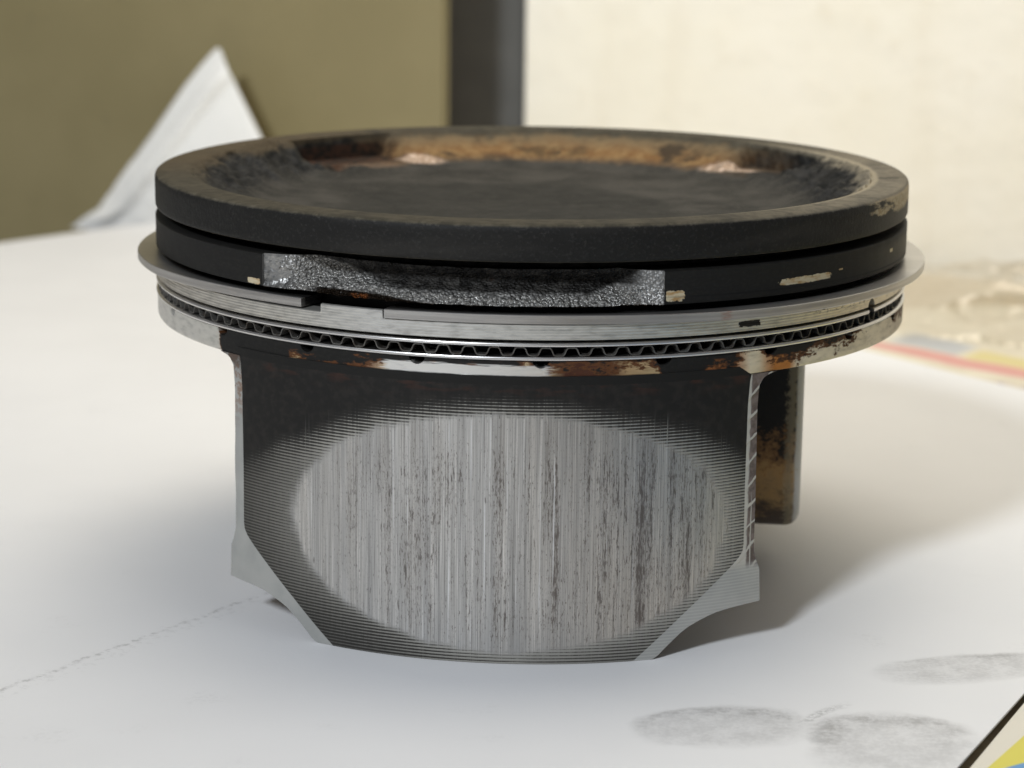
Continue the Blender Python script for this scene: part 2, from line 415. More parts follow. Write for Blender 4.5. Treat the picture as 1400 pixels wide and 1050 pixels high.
def spot(cx, cy, a, b, ang, rag=0.6):
    ca, sa = math.cos(R_(ang)), math.sin(R_(ang)); dx, dy = m.x-cx, m.y-cy
    u = (dx*ca+dy*sa)/a; v = (dy*ca-dx*sa)/b
    return ((u*u+v*v).sqrt()+(n2-0.5)*rag)
dishc = m.mix(wallm, floor_c, wc)
SPOTS = []
ridge = spot(-29.5, 25.6, 9.5, 2.6, 27, 0.5).step(1.0, 0.6)*m.z.step(48.0, 48.3)*m.z.step(50.2, 49.4)
dishc = m.mix(ridge*n2.step(0.3, 0.55)*0.6, dishc, (0.26, 0.165, 0.10))
pocket = spot(-31.0, 29.6, 8.3, 8.3, 0, 0.5).step(1.12, 0.78)*wallm*m.z.step(51.4, 50.6)
dishc = m.mix(pocket*0.9, dishc, m.mix(n2.step(0.4, 0.6), (0.012, 0.010, 0.008), (0.05, 0.022, 0.012)))
b1 = spot(-20.3, 32.2, 4.6, 1.9, 10).step(1.0, 0.55)
b2 = spot(25.6, 29.9, 5.4, 2.5, -12).step(1.0, 0.5)
bright = b1.max(b2)
dishc = m.mix(bright*n2.step(0.30, 0.5), dishc, m.mix(n3.step(0.4, 0.6), (0.62, 0.50, 0.42), (0.30, 0.20, 0.13)))
# the flat rim and the outside
side_dark = m.mix(n3.step(0.5, 0.8), SOOT, (0.030, 0.029, 0.027)); nf = m.noise(m.vec(am*0.9, 13.0, m.z*1.6), 1.0, 6, 0.72); side_dark = m.mix(nf.step(0.60, 0.70)*0.55, side_dark, (0.062, 0.058, 0.050)); side_dark = m.mix(m.noise(m.vec(am*0.05, 2.0, m.z*0.25), 1.0, 4).step(0.45, 0.7)*0.5, side_dark, (0.032, 0.029, 0.025))
rimc = m.mix(n2.step(0.3, 0.7), (0.045, 0.040, 0.029), (0.078, 0.068, 0.048))
right = m.az.step(20, 75)*m.az.step(150, 110)
rimc = m.mix(right*0.75, rimc, m.mix(n2.step(0.35, 0.65), (0.17, 0.15, 0.115), (0.26, 0.225, 0.165)))
left = m.az.step(-60, -95)*m.az.step(-165, -120)
rimc = m.mix(left*0.6, rimc, (0.10, 0.072, 0.040))
rimc = m.mix(n4.step(0.52, 0.7)*0.6, rimc, (0.03, 0.028, 0.024))
rimc = m.mix(nf.step(0.58, 0.68)*0.4, rimc, (0.14, 0.125, 0.09))
mark = m.box(m.y-m.x*0.06, -4.2, -3.5, 0.15)*m.box(m.x, 45.9, 48.6, 0.2)
rimc = m.mix(mark, rimc, (0.012, 0.012, 0.011))
inlip = m.box(m.r+(n2-0.5)*1.6, 44.9, 45.9, 0.3)*m.z.step(51.6, 51.9)
rimc = m.mix(inlip*right*0.8, rimc, (0.36, 0.31, 0.22))
tan = m.mix(n3.step(0.35, 0.6), (0.34, 0.25, 0.14), (0.50, 0.42, 0.29))
tp = (n4+(m.z-50.6)*0.10+(m.az-78).abs()*-0.016).step(0.33, 0.42)*m.az.step(60, 66)*m.z.step(49.6, 50.4)
grey_r = m.az.step(55, 92)*0.55
sidec = m.mix(grey_r, side_dark, (0.12, 0.108, 0.088)); sidec = m.mix(tp*0.9, sidec, tan)
edge = m.box(m.z+(n3-0.5)*0.5, 52.05, 52.42, 0.05)*m.r.step(49.45, 49.65)
c = m.mix(side, m.mix(top, dishc, rimc), sidec); c = m.mix(edge*(n2.step(0.4, 0.7)*0.25+right*0.35), c, (0.15, 0.135, 0.105))
rough = m.mix(side, (0.85, 0.85, 0.85), (0.58, 0.58, 0.58))
crown_m = m.set(c, N(m.t, rough.s)-bright*0.35, bright*0.5, n2*0.7+n3*0.45, 0.12, 0.8, spec=0.2)

POCK = ((-31.5, 30.0, 8.6), (33.5, 28.5, 8.0))
def crown_disp(r, a, z, k):
    if k <= DISH_END and r > 0.5:
        x, y, _ = pol(r, a, 0)
        w = ss(34, 39, r)*ss(46.2, 44.0, r)
        sidel = ss(60, 85, abs(a))*ss(150, 125, abs(a))
        z += w*(0.20+1.15*sidel)*nz(x*0.16, y*0.16, 3.0, 5) + w*0.25*sidel
        z += 0.06*nz(x*0.3, y*0.3, 8)*ss(47, 44, r)
        for px, py, pr in POCK:
            d = math.hypot(x-px, y-py); t = ss(pr+1.3, pr-1.2, d+0.9*nz(x*.25, y*.25, 6))
            z = min(z, z*(1-t)+(48.9+0.08*nz(x*.5, y*.5, 1))*t)
    elif r > 60:
        x, y, _ = pol(r, a, 0); r += 0.012*nz(x*0.25, y*0.25, z*0.4)
    return r, z
prof = [(0.02, 47.3)]+[(q, 47.3+0.65*(q/33.0)**2) for q in np.linspace(2, 33.0, 14)]+[(q, 47.95+4.2*((q-33.0)/12.0)**1.55) for q in np.linspace(33.6, 36.4, 6)]
prof += [(q, 47.95+4.2*((q-33.0)/12.0)**1.55) for q in np.linspace(36.9, 45.0, 28)]
DISH_END = len(prof)-1
prof += [(45.15, 52.22), (45.35, 52.34), (45.7, 52.40), (47, 52.42), (48.6, 52.44), (49.35, 52.42), (49.62, 52.34), (49.82, 52.18), (49.92, 51.95)]
prof += [(49.97, q) for q in np.linspace(51.5, 48.6, 8)]+[(49.95, 48.3), (49.88, 48.15), (49.74, 48.05), (49.5, 48.03), (45.6, 48.03), (45.5, 47.9), (45.5, 46.4)]
crown = lathe('crown', prof, full(900), PI_, (crown_m,), crown_disp, 35)
crown['label'] = 'sooty dished crown with rust coloured far wall'

# second land, its front broken away
def box_patch(m, am, fine, a0, a1, z0, z1):
    q = m.noise(m.vec(am*1.3, 3.0, m.z*2.2), 1.0, 6, 0.75)
    u = (m.az-(a0+a1)/2)*(2/(a1-a0)); v = (m.z-(z0+z1)/2)*(2/(z1-z0))
    return (u.abs().pow(8.0)+v.abs().pow(4.0)+(q-0.44)*4.2).step(0.98, 0.80)
def land2_extra(m, am, fine, cc, met, rg):
    q = m.noise(m.vec(am*0.9, 3.0, m.z*2.4), 1.0, 4)
    q3 = m.noise(m.vec(am*0.5, 1.0, m.z*2.0), 1.0, 4); cream = m.mix(q3.step(0.45, 0.66), (0.60, 0.52, 0.36), (0.42, 0.26, 0.11))
    k = box_patch(m, am, fine, 42.3, 53.1, 43.95, 44.85).max(box_patch(m, am, fine, 54.6, 55.6, 44.75, 44.95))
    k = k.max(box_patch(m, am, fine, 24.6, 27.4, 43.2, 44.6)).max(box_patch(m, am, fine, -36.2, -33.6, 43.0, 43.75))
    k = k.max(box_patch(m, am, fine, 71.0, 72.4, 45.0, 45.5))
    cc = m.mix(k, cc, cream); met = m.mix(k, met, (0.3, 0.3, 0.3)); met = N(m.t, met.s)
    gr = m.az.step(58, 80)*m.z.step(46.9, 45.2)*0.5
    cc = m.mix(gr*(1.0-k), cc, (0.15, 0.135, 0.105))
    ln = m.box(m.z+(m.az-75)*0.008, 43.32, 43.5, 0.05)*m.az.step(20, 35)
    cc = m.mix(ln*0.8, cc, (0.006, 0.006, 0.006))
    return cc, met, rg
land2_m = stained('carbon_land', [(-180, 0.06), (-100, 0.06), (50, 0.04), (70, 0.22), (95, 0.3), (130, 0.1), (180, 0.06)],
                  [(-180, (.20, .16, .10)), (60, (.24, .19, .12)), (180, (.20, .16, .10))], (42, 48), extra=land2_extra, metal=0.3, seed=11)
m = Mat('broken_metal'); am = m.az*(math.pi/180*50)
v1 = m.voro(scale=1.25); v2 = m.voro(scale=2.6); n3 = m.noise(scale=2.6, detail=4, rough=0.65); n1 = m.noise(scale=0.45, detail=4); n5 = m.noise(m.vec(am*0.5, 3.0, m.z*0.7), 1.0, 4)
pol_l = (m.az+(n1-0.5)*5.0).step(-26.8, -30.6); pol_r = m.az.step(20.3, 22.5)
flat_ = pol_l.max(pol_r*0.7)
zl = m.z+(n1-0.5)*0.9-m.az.step(-12, -28)*2.9-m.az.step(14, 20)*0.9
dk = zl.step(43.65, 44.40)*(1.0-flat_*0.85)
bc = m.mix(v2.step(0.1, 0.55), (0.90, 0.89, 0.86), (0.40, 0.39, 0.37)); bc = m.mix(flat_*0.95, bc, m.mix(n1.step(0.35, 0.65), (0.24, 0.24, 0.235), (0.34, 0.335, 0.325)))
glint = n3.step(0.60, 0.72)*zl.step(46.4, 44.4)*0.45
dk = dk*(1.0-glint)
cc = m.mix(dk, bc, m.mix(n5.step(0.4, 0.65), (0.011, 0.010, 0.009), (0.045, 0.042, 0.038)))
cc = m.mix(n1.step(0.64, 0.72)*0.35, cc, (0.10, 0.05, 0.025))
und = (m.z-(m.az.step(-2, -18)*0.75+42.72)).step(0.08, -0.08)*m.az.step(-27, -24)
und = und.max(m.z.step(42.98, 42.9))
cc = m.mix(und*n3.step(0.2, 0.4), cc, (0.02, 0.013, 0.008))  # gap shadow below the torn lip painted dark
rspot = m.box(m.az, -18.8, -16.2, 0.5)*m.z.step(43.35, 43.15)
cc = m.mix(rspot*n3.step(0.35, 0.5)*0.8, cc, (0.30, 0.10, 0.03))
break_m = m.set(cc, n3.ramp([(0.3, 0.13), (0.7, 0.32)], 0, 1)+dk*0.25+flat_*0.12, (1.0-dk)*(flat_*0.25+0.65), (v1*0.8+v2*0.8+n3*0.6)*(1.0-flat_*0.96)*(1.0-dk*0.55), 0.8, 1.0, spec=0.3)

FA0, FA1 = -33.1, 24.4
azs = sorted(set([round(q, 3) for q in np.arange(FA0-0.02, FA1+0.04, 0.085)]+[round(q, 3) for q in np.linspace(FA1+0.2, 360+FA0-0.3, 420)]+[FA0+0.02, FA0-0.06, FA1-0.02, FA1+0.06]))
zs2 = list(np.linspace(46.86, 42.9, 46))
def frac_depth(a, z):
    if a <= FA0+0.005 or a >= FA1-0.005: return None
    # ends are plain cut faces that slope inwards; the middle is a torn hollow with a bright lower lip
    wob = 0.5*nz(a*0.25, z*0.5, 7)
    dl = (a-FA0)*50*math.pi/180; dr = (FA1-a)*50*math.pi/180
    t = (z-42.9)/3.96
    lo = 0.22+0.30*nz(a*0.12, 1.1, 5)+0.10*nz(a*0.8, 3, 5)+0.9*ss(-5, -24, a)*ss(FA0, -25, a)+0.7*ss(16, 19.5, a)*ss(FA1, 21, a)
    mid = lo+0.9*min(t/0.22, 1.0)+2.7*ss(0.18, 0.62, t+0.07*wob)-1.3*ss(0.62, 1.0, t)
    mid = max(mid, 0.15)
    left = 0.30+dl*0.20+0.055*dl*dl+0.10*nz(dl*0.4, z*0.4, 2); right = 0.28+dr*0.34+0.06*dr*dr
    edge = min(left, right)
    kk = 0.5; hh = min(1, max(0, 0.5+0.5*(edge-mid)/kk)); d = edge*(1-hh)+mid*hh-kk*hh*(1-hh)
    rough = ss(2.6, 6.0, dl)*ss(1.2, 3.8, dr)
    x, y, _ = pol(50, a, z)
    cell = mnoise.voronoi(Vector((x*1.15, y*1.15, z*1.4)))[0]
    d += rough*(1-0.6*ss(0.25, 0.5, t))*(0.46*(cell[0]-0.45)+0.26*(cell[1]-cell[0])+0.22*nz(x*0.9, y*0.9, z*0.9))
    return max(d, 0.05)
V = []; F = []; MI = []; n = len(azs)
rows = [(45.6, 46.86, 0), (49.5, 46.88, 0), (49.8, 46.85, 0)]+[(49.97, z, 1) for z in zs2[1:-1]]+[(49.8, 42.9, 0), (49.5, 42.86, 0), (45.4, 42.86, 0), (45.4, 40.2, 0)]
for (r, z, k) in rows:
    for a in azs:
        aw = a if a <= 180 else a-360
        d = frac_depth(aw, min(46.86, max(42.9, z)))
        if d is None: rr = r+(0.03*nz(a*0.4, z*0.6, 1) if k else 0)
        else: rr = min(r, 49.97-d)
        zz = z+(0.16*nz(a*0.5, 2, 9) if d is not None and 42.86 <= z < 43.0 and r > 47 else 0)
        V.append(pol(rr, a, zz))
for k in range(len(rows)-1):
    for i in range(n):
        j = (i+1) % n; F.append((k*n+i, (k+1)*n+i, (k+1)*n+j, k*n+j))
        MI.append(1 if (azs[i] > FA0-0.05 and azs[j] < FA1+0.05 and j > i and 1 <= k < len(rows)-3) else 0)
rl = mesh('ring_land', V, F, PI_, (land2_m, break_m), True, MI, 32)
rl['label'] = 'black second ring land with its front torn away to bright crystalline metal'

# third land: light machined metal, dark stains, one drilled notch
def land3_extra(m, am, fine, cc, met, rg):
    q = m.noise(m.vec(am*1.1, 5.0, m.z*2.6), 1.0, 4)
    k = box_patch(m, am, fine, 35.7, 39.4, 39.55, 40.35)
    sp = m.box(m.az, 50, 66, 3)*m.z.step(39.6, 40.4)*q.step(0.52, 0.6)
    cc = m.mix(k.max(sp), cc, (0.018, 0.016, 0.013)); met = met*(1.0-k.max(sp))
    return cc, met, rg
land3_m = stained('machined_land', [(-180, .9), (-80, .93), (-60, 1.0), (48, 1.0), (58, .93), (75, .95), (120, .8), (180, .9)],
                  [(-180, (.5, .47, .40)), (-70, (.42, .39, .34)), (-30, (.56, .54, .49)), (-13.6, (.62, .61, .58)), (-10.5, (.54, .53, .50)), (10, (.60, .59, .55)), (30, (.62, .59, .50)), (55, (.70, .64, .52)), (80, (.58, .52, .42)), (180, (.5, .47, .40))],
                  (39, 41), metal=0.8, base_rough=0.42, lines=0.28, extra=land3_extra, seed=23)
notch_az = list(np.linspace(62.9, 66.2, 51))
azs3 = sorted(set([q for q in full(420) if not 62.8 < q < 66.3]+notch_az+[-22.93, -22.87, -13.5, -13.45]))
zs3 = list(np.linspace(40.82, 37.9, 34))
def land3_disp(r, a, z, k):
    if z > 40.7 and r > 46 and -22.9 < a < -13.48: return r, z+0.95
    if r > 48.5:
        da = (a-64.55)*50*math.pi/180; hw = 0.95*math.sqrt(max(0, 1-((z-39.0)/1.0)**2)) if z > 39.0 else 0.95
        if abs(da) < hw and z < 40.2: return 47.0, z
    return r, z
lathe('ring_land', [(45.5, 40.92), (49.6, 40.92), (49.85, 40.88)]+[(49.95, z) for z in np.linspace(40.8, 39.12, 24)]+[(49.85, 39.05), (49.6, 39.02), (46.0, 39.02), (46, 36.4)],
      azs3, PI_, (land3_m,), land3_disp, 30)['label'] = 'bright machined ring land between the two rings'

# bottom land above the skirt: bare patches, rust and soot, with drain holes at its upper edge
def land4_extra(m, am, fine, cc, met, rg):
    hs = m.noise(m.vec(am*0.35, 0.0, m.z*5.0), 1.0, 5, 0.6)
    k = m.box(m.az+(hs-0.5)*5, -13.3, 9.0, 0.8)*(m.z+(hs-0.5)*1.0).step(36.15, 35.85)
    cc = m.mix(k, cc, (0.80, 0.79, 0.76)); met = met.max(k*0.9); rg = N(m.t, m.mix(k, rg, (0.30, 0.30, 0.30)).s)
    sk = (m.z+(hs-0.5)*0.22+(m.az.abs()-36.2).max(0.0)*0.55).step(34.92, 34.80)*m.az.abs().step(38.6, 38.2)
    cc = m.mix(sk, cc, SOOT); met = met*(1.0-sk); rg = N(m.t, m.mix(sk, rg, (0.6, 0.6, 0.6)).s)
    return cc, met, rg
land4_m = stained('stained_band', [(-180, .4), (-120, .6), (-90, .75), (-75, .78), (-47, .9), (-43.5, .8), (-42, .10), (-33, .12), (-27, .45), (-20, .36), (-14, .5), (-10, .45), (8, .52), (12, .55), (18, .52), (23, .60), (25.5, .2), (29, .14), (31, .45), (36, .48), (38, .66), (40, .62), (41, .52), (46, .42), (51, .56), (55, .50), (60, .60), (66, .74), (78, .55), (90, .45), (180, .4)],
                  [(-180, (.45, .40, .32)), (-90, (.46, .43, .38)), (-70, (.50, .48, .44)), (-43, (.50, .48, .43)), (-40, (.30, .17, .09)), (-26, (.42, .30, .16)), (-22, (.10, .04, .022)), (-16, (.15, .055, .024)), (-13, (.55, .42, .28)), (8, (.55, .42, .25)), (11, (.075, .030, .018)), (17.5, (.085, .034, .020)), (19.5, (.40, .27, .14)), (25, (.48, .36, .20)), (30, (.34, .13, .045)), (36, (.36, .14, .05)), (37.4, (.66, .58, .42)), (40, (.62, .52, .36)), (41.2, (.42, .17, .045)), (45, (.42, .17, .045)), (46.5, (.68, .61, .47)), (66, (.70, .64, .53)), (78, (.40, .35, .29)), (90, (.36, .33, .28)), (180, (.45, .40, .32))],
                  (33.8, 36.6), metal=0.3, base_rough=0.42, nsc=(0.34, 0.95), extra=land4_extra, seed=2.0, hard=0.03,
                  zprob=[(33.8, 0.66), (34.6, 0.56), (35.6, 0.46), (36.6, 0.36)])
HOLES = [-25.4+16.7*i for i in range(-3, 8)]
azs4 = set(q for q in full(420) if not any(abs(q-h) < 1.5 for h in HOLES))
for h in HOLES: azs4 |= set(np.linspace(h-1.45, h+1.45, 33))
azs4 = sorted(azs4)
def land4_disp(r, a, z, k):
    if r > 48.4 and k > 0:
        for h in HOLES:
            da = (a-h)*50*math.pi/180
            if math.hypot(da, z-36.72) < 0.95: return 46.6, z
        if abs(a) < 38.0 and 33.7 < z < 33.9 and r > 49.5: return 49.9, (33.9 if r > 49.7 else 33.77)
        if z > 34.85 and r > 49.5: r -= 0.14*ss(38.6, 37.6, abs(a))
    return r, z
bp = [(46, 36.62), (49.7, 36.62)]+[(49.9, z) for z in np.linspace(36.58, 35.6, 22)]+[(49.9, z) for z in (35.4, 35.2, 35.0, 34.88, 34.82, 34.6, 34.3, 34.0)]+[(49.84, 33.85), (49.6, 33.76), (48.6, 33.75), (30, 33.75), (0.05, 33.75)]
lathe('ring_land', bp, azs4, PI_, (land4_m,), land4_disp, 32)['label'] = 'lowest band with bare, rusty and sooty patches and drain holes'

# ---- rings
m = Mat('ring_steel'); am = m.az*(math.pi/180*50)
n1 = m.noise(m.vec(am*0.05, 0.0, m.z*2.2), 1.0, 4); n2 = m.noise(m.vec(am*0.8, 0.0, m.z*9.0), 1.0, 3); ng = m.noise(scale=0.5, detail=3)
outer = m.r.step(49.0, 49.6)
c = m.mix(n1.step(0.3, 0.7), (0.38, 0.365, 0.35), (0.56, 0.545, 0.52)); c = m.mix(n2.step(0.62, 0.75)*0.4, c, (0.25, 0.24, 0.22))
c = m.mix(m.box(m.az, 32, 33.4, 0.4)*n2.step(0.4, 0.55)*0.5, c, (0.40, 0.16, 0.10))
c = m.mix(outer, (0.20, 0.19, 0.18), c)  # inside of the ring darkened, painting in the black land's reflection
ring_m = m.set(c, outer*0.14+0.24, 0.92, n2, 0.015, 0.6)
RA = [-74, -60.5, -53, -42, -33, -26.1]; RB = [-13.1, -7.7, 2.2, 7.9, 15, 32.2, 40, 53.8, 63, 87]
ang = [-26.1, -33, -42, -53, -60.5, -74, -90, -120, -180]; rad = [50.0, 50.05, 50.3, 51.1, 51.8, 52.4, 52.5, 52.2, 51.6]
ang2 = [-13.1, -7.7, 2.2, 8, 15, 24, 32.2, 40, 53.8, 63, 87, 110, 140, 180]; rad2 = [50.35, 50.1, 50.1, 50.15, 50.3, 50.9, 51.5, 51.9, 52.05, 52.15, 52.45, 52.4, 52.0, 51.6]
def ring_r(a): return float(np.interp(-a, [-q for q in ang], rad)) if a <= -26 else float(np.interp(a, ang2, rad2))
V = []; F = []
al = list(np.linspace(-13.1, 360-26.1, 620)); n = len(al)
for a in al:
    aw = a if a <= 180 else a-360
    ro = (ring_r(aw)+ring_r(aw+1.0 if abs(aw) < 170 and not -27.2 < aw < -26 else aw)+ring_r(aw-1.0 if abs(aw) < 170 and not -13.2 < aw < -12 else aw))/3
    zt = 42.02+(0.16*ss(-60, -30, aw) if aw < -26 else 0); zb = zt-1.06; b = 0.07
    for (rr, zz) in ((ro-4, zt), (ro-b, zt), (ro, zt-b), (ro, zb+b), (ro-b, zb), (ro-4, zb)): V.append(pol(rr, a, zz))
for i in range(n-1):
    for k in range(6):
        F.append((i*6+k, i*6+(k+1) % 6, (i+1)*6+(k+1) % 6, (i+1)*6+k))
F.append((0, 5, 4, 3, 2, 1)); F.append(tuple((n-1)*6+k for k in range(6)))
F = [f[::-1] for f in F]
cr = mesh('compression_ring', V, F, PI_, (ring_m,), True, None, 30)
cr['label'] = 'grey steel compression ring standing proud of its groove, its gap open at the front left'

oil = bpy.data.objects.new('oil_ring', None); C.objects.link(oil); oil.parent = PI_; oil.empty_display_size = 0.01
m = Mat('rail_steel'); am = m.az*(math.pi/180*50); n1 = m.noise(m.vec(am*0.08, 0.0, m.z*3.0), 1.0, 4)
c = m.mix(n1.step(0.35, 0.65), (0.60, 0.59, 0.58), (0.72, 0.71, 0.70)); rail_m = m.set(c, 0.28, 1.0)
def rail(zt, zb, r, gap=None):
    mid = (zt+zb)/2
    p = [(47.6, zb), (47.6, zt), (r-0.12, zt), (r-0.03, zt-0.07), (r, mid), (r-0.03, zb+0.07), (r-0.12, zb), (47.6, zb)]
    if gap is None: return lathe('rail', p, full(480), oil, (rail_m,), None, 50)
    al = list(np.linspace(gap+0.85, 360+gap-0.85, 481)); V = []; F = []; q = len(p)-1
    for a in al: V += [pol(rr, a, zz) for rr, zz in p[:-1]]
    for i in range(len(al)-1):
        for k in range(q): F.append((i*q+k, i*q+(k+1) % q, (i+1)*q+(k+1) % q, (i+1)*q+k))
    F += [tuple(range(q-1, -1, -1)), tuple((len(al)-1)*q+k for k in range(q))]
    return mesh('rail', V, F, oil, (rail_m,), True, None, 50)
rail(38.72, 38.28, 50.05, 64.55); rail(37.10, 36.66, 50.05)
# the wavy expander between the rails: a thin corrugated strip
m = Mat('expander_steel'); n1 = m.noise(scale=1.2, detail=3)
c = m.mix(n1.step(0.4, 0.7), (0.13, 0.125, 0.115), (0.07, 0.058, 0.048)); exp_m = m.set(c, 0.5, 0.6)
NP = 105; path = []
zl, zh, th = 37.22, 38.16, 0.14
key = [(0, zl), (.15, zl), (.20, zl+.05), (.25, zl+.24), (.31, zh-.24), (.36, zh-.05), (.41, zh), (.64, zh), (.69, zh-.05), (.74, zh-.24), (.80, zl+.24), (.85, zl+.05), (.90, zl)]
for i in range(NP):
    j = 1+0.05*math.sin(i*2.7)
    for (u, z) in key: path.append(((i+u)/NP*2*math.pi*50, z+0.03*math.sin(i*1.9)))
n = len(path); V = []; F = []; Lc = 2*math.pi*50
for i in range(n):
    s0, z0 = path[i-1]; s1, z1 = path[(i+1) % n]; ds = (s1-s0) % Lc; dz = z1-z0; L = math.hypot(ds, dz) or 1
    nxs, nzs = -dz/L*th/2, ds/L*th/2; s, z = path[i]
    for (rr, sg) in ((47.9, 1), (49.78, 1), (49.78, -1), (47.9, -1)):
        V.append(pol(rr, math.degrees((s+sg*nxs)/50), z+sg*nzs))
for i in range(n):
    j = (i+1) % n
    for k in range(4): F.append((i*4+k, j*4+k, j*4+(k+1) % 4, i*4+(k+1) % 4))
mesh('expander', V, F, oil, (exp_m,), True, None, 40)

# ---- skirts
m = Mat('skirt_face'); a = m.az; z = m.z; am = a*(math.pi/180*50)
da = a-3.5
st = m.noise(m.vec(am*2.6, 0.0, z*0.02), 1.0, 3, 0.6)
st2 = m.noise(m.vec(am*0.55, 4.0, z*0.012), 1.0, 4, 0.6)
fs = m.noise(m.vec(am*7.0, 8.0, z*0.05), 1.0, 2, 0.6)
br = m.noise(m.vec(am*0.10, 2.0, z*0.10), 1.0, 3)
e = ((da*(1/31.7)).pow(2.0)+((z-15.8)*(1/14.5)).pow(2.0)).sqrt()
brz = m.noise(m.vec(am*0.35, 6.0, z*0.5), 1.0, 4)
e = e+(st-0.5)*0.07+(br-0.5)*0.09+(brz-0.5)*0.07
worn = e.step(1.025, 0.965)
zf = 33.4-da*da*(0.0064)
zn = z+(st-0.5)*2.0+(br-0.5)*3.0
b = ((zf-zn)*(1/6.0)).step(0.0, 1.0)
b = b*(e.ramp([(0.9, .98), (1.03, .90), (1.10, .72), (1.25, .56), (1.7, .46)], 0, 2))
low = a.step(4, -14)*z.step(9, 2)
b = b*(1.0-low*0.45)
grain0 = m.noise(m.vec(am*1.6, 31.0, z*1.4), 1.0, 4, 0.7)
crest = (z*(2*math.pi/0.385)+(st2-0.5)*0.7).sin()*0.5+0.5
line = (crest*0.8+b*0.88+(fs-0.5)*0.45+(st-0.5)*0.22+(grain0-0.5)*0.5).step(0.74, 1.10)*0.92
scr = (st-0.0).step(0.635, 0.69)*e.step(1.30, 1.0)*z.step(31.5, 27)          # bright vertical scratches
metalm = worn.max(line*b.step(0.0, 0.25)).max(scr*0.9)
fine_s = m.noise(m.vec(am*15.0, 5.0, z*0.12), 1.0, 2, 0.6)
base = m.mix(st2.step(0.3, 0.7), (0.46, 0.455, 0.445), (0.56, 0.545, 0.52)); base = m._mul(base, m.mix(a.step(0, 25), (1.0, 1.0, 1.0), (1.0, 0.955, 0.90)))  # warm tint towards the right, painted against the cool reflection there
base = m._mul(base, fs.ramp([(0.28, 0.68), (0.5, 1.0), (0.72, 1.28)], 0, 1.2))
base = m._mul(base, fine_s.ramp([(0.28, 0.70), (0.5, 1.0), (0.72, 1.28)], 0, 1.2))
base = m._mul(base, st.ramp([(0.30, 0.72), (0.42, 0.94), (0.6, 1.0), (0.72, 1.18)], 0, 1.3))
rightw = a.step(-30, 14)*0.40+0.46
grain = m.noise(m.vec(am*6.0, 21.0, z*2.2), 1.0, 3, 0.65)
pit = m.noise(m.vec(am*3.4, 1.0, z*0.42), 1.0, 4, 0.68)
pit2 = m.noise(m.vec(am*5.5, 17.0, z*1.1), 1.0, 3, 0.65)
colm = m.noise(m.vec(am*0.75, 9.0, z*0.03), 1.0, 4, 0.65)
dens = (colm.step(0.34, 0.66)*1.0+0.22)*rightw*(z.step(29, 22)*0.6+0.4)*(z.step(1.5, 6)*0.5+0.5)
thr = 0.675-dens*0.20
pk = pit.step(thr, thr+0.08)*0.80
pk = pk.max(pit2.step(0.66-dens*0.17, 0.72-dens*0.15)*0.7)
pk = pk.max(grain.step(0.60-dens*0.15, 0.74)*0.5)
band = colm.step(0.46, 0.66)*(rightw*0.7+0.1)*0.6
base = m.mix(band, base, (0.24, 0.22, 0.20))
base = m.mix(pk*worn, base, m.mix(rightw, (0.105, 0.108, 0.105), (0.13, 0.105, 0.092)))
base = m.mix(scr*0.7, base, (0.80, 0.81, 0.82))
lb = e.ramp([(1.0, 1.0), (1.12, 0.80), (1.3, 0.50), (1.7, 0.42)], 0, 2)*(1.0-a.step(2, -24)*z.step(26, 20)*0.35)
linec = m.mix(worn, m._mul((0.44, 0.43, 0.395), lb), base)
soot = m.mix(m.noise(scale=1.0, detail=3).step(0.4, 0.7), (0.0125, 0.012, 0.011), (0.020, 0.018, 0.016))
soot = m.mix(b*0.85, soot, (0.062, 0.058, 0.050))
brn = m.noise(m.vec(am*0.2, 3.0, z*0.9), 1.0, 4)
soot = m.mix(brn.step(0.5, 0.62)*z.step(31.5, 34.5)*0.6, soot, (0.055, 0.022, 0.014))
c = m.mix(metalm, soot, linec)
hg = (crest*(1.0-worn*0.92)*b)*0.8+fs*worn*0.35+st*worn*0.3
skirt_m = m.set(c, metalm*-0.17+0.60, metalm*0.92, hg, 0.05, 0.8, spec=0.2)

m = Mat('skirt_cut_face'); a = m.az; z = m.z; am = a*(math.pi/180*50)
n1 = m.noise(scale=0.9, detail=5, rough=0.62); n2 = m.noise(scale=0.25, detail=3); fg = m.noise(m.vec(am*0.3, 0.0, z*3.5), 1.0, 3)
grey = m.mix(n2.step(0.3, 0.7), (0.33, 0.335, 0.32), (0.39, 0.39, 0.37))
grey = m.mix(a.step(0, 10)*(z*(2*math.pi/0.385)).sin().step(-0.2, 0.8)*z.step(11.8, 10.5)*0.32, grey, (0.56, 0.55, 0.52))
brown = m.mix(n1.step(0.35, 0.65), (0.085, 0.062, 0.052), (0.17, 0.135, 0.12))
u = (a-37.8)
steps = ((z-u*0.75+(n1-0.5)*0.7+(n2-0.5)*1.6)*(2*math.pi/2.75)).sin()
k1 = steps.step(0.86, 0.97).max((u+(n1-0.5)*0.7).step(0.62, 0.30)).max(m.box(u+(n1-0.5)*0.2, 1.0, 1.15, 0.08)*z.step(20, 16))
stain_r = a.step(30, 34)*(z-0.0).step(9.6, 11.0)*(1.0-k1*0.8)
stain_l = a.step(-30, -34)*z.step(24.0, 30)*(n1.step(0.46, 0.56)*0.75)
gl = m.mix(stain_r, grey, brown); gl = m.mix(a.step(30, 34)*z.step(9.6, 11.0)*k1*0.6, gl, (0.60, 0.57, 0.50)); gl = m.mix(stain_l, gl, (0.22, 0.12, 0.07))
gl = m.mix(a.step(-30, -34)*z.step(31.5, 33)*0.8*n1.step(0.3, 0.5), gl, (0.06, 0.04, 0.03))
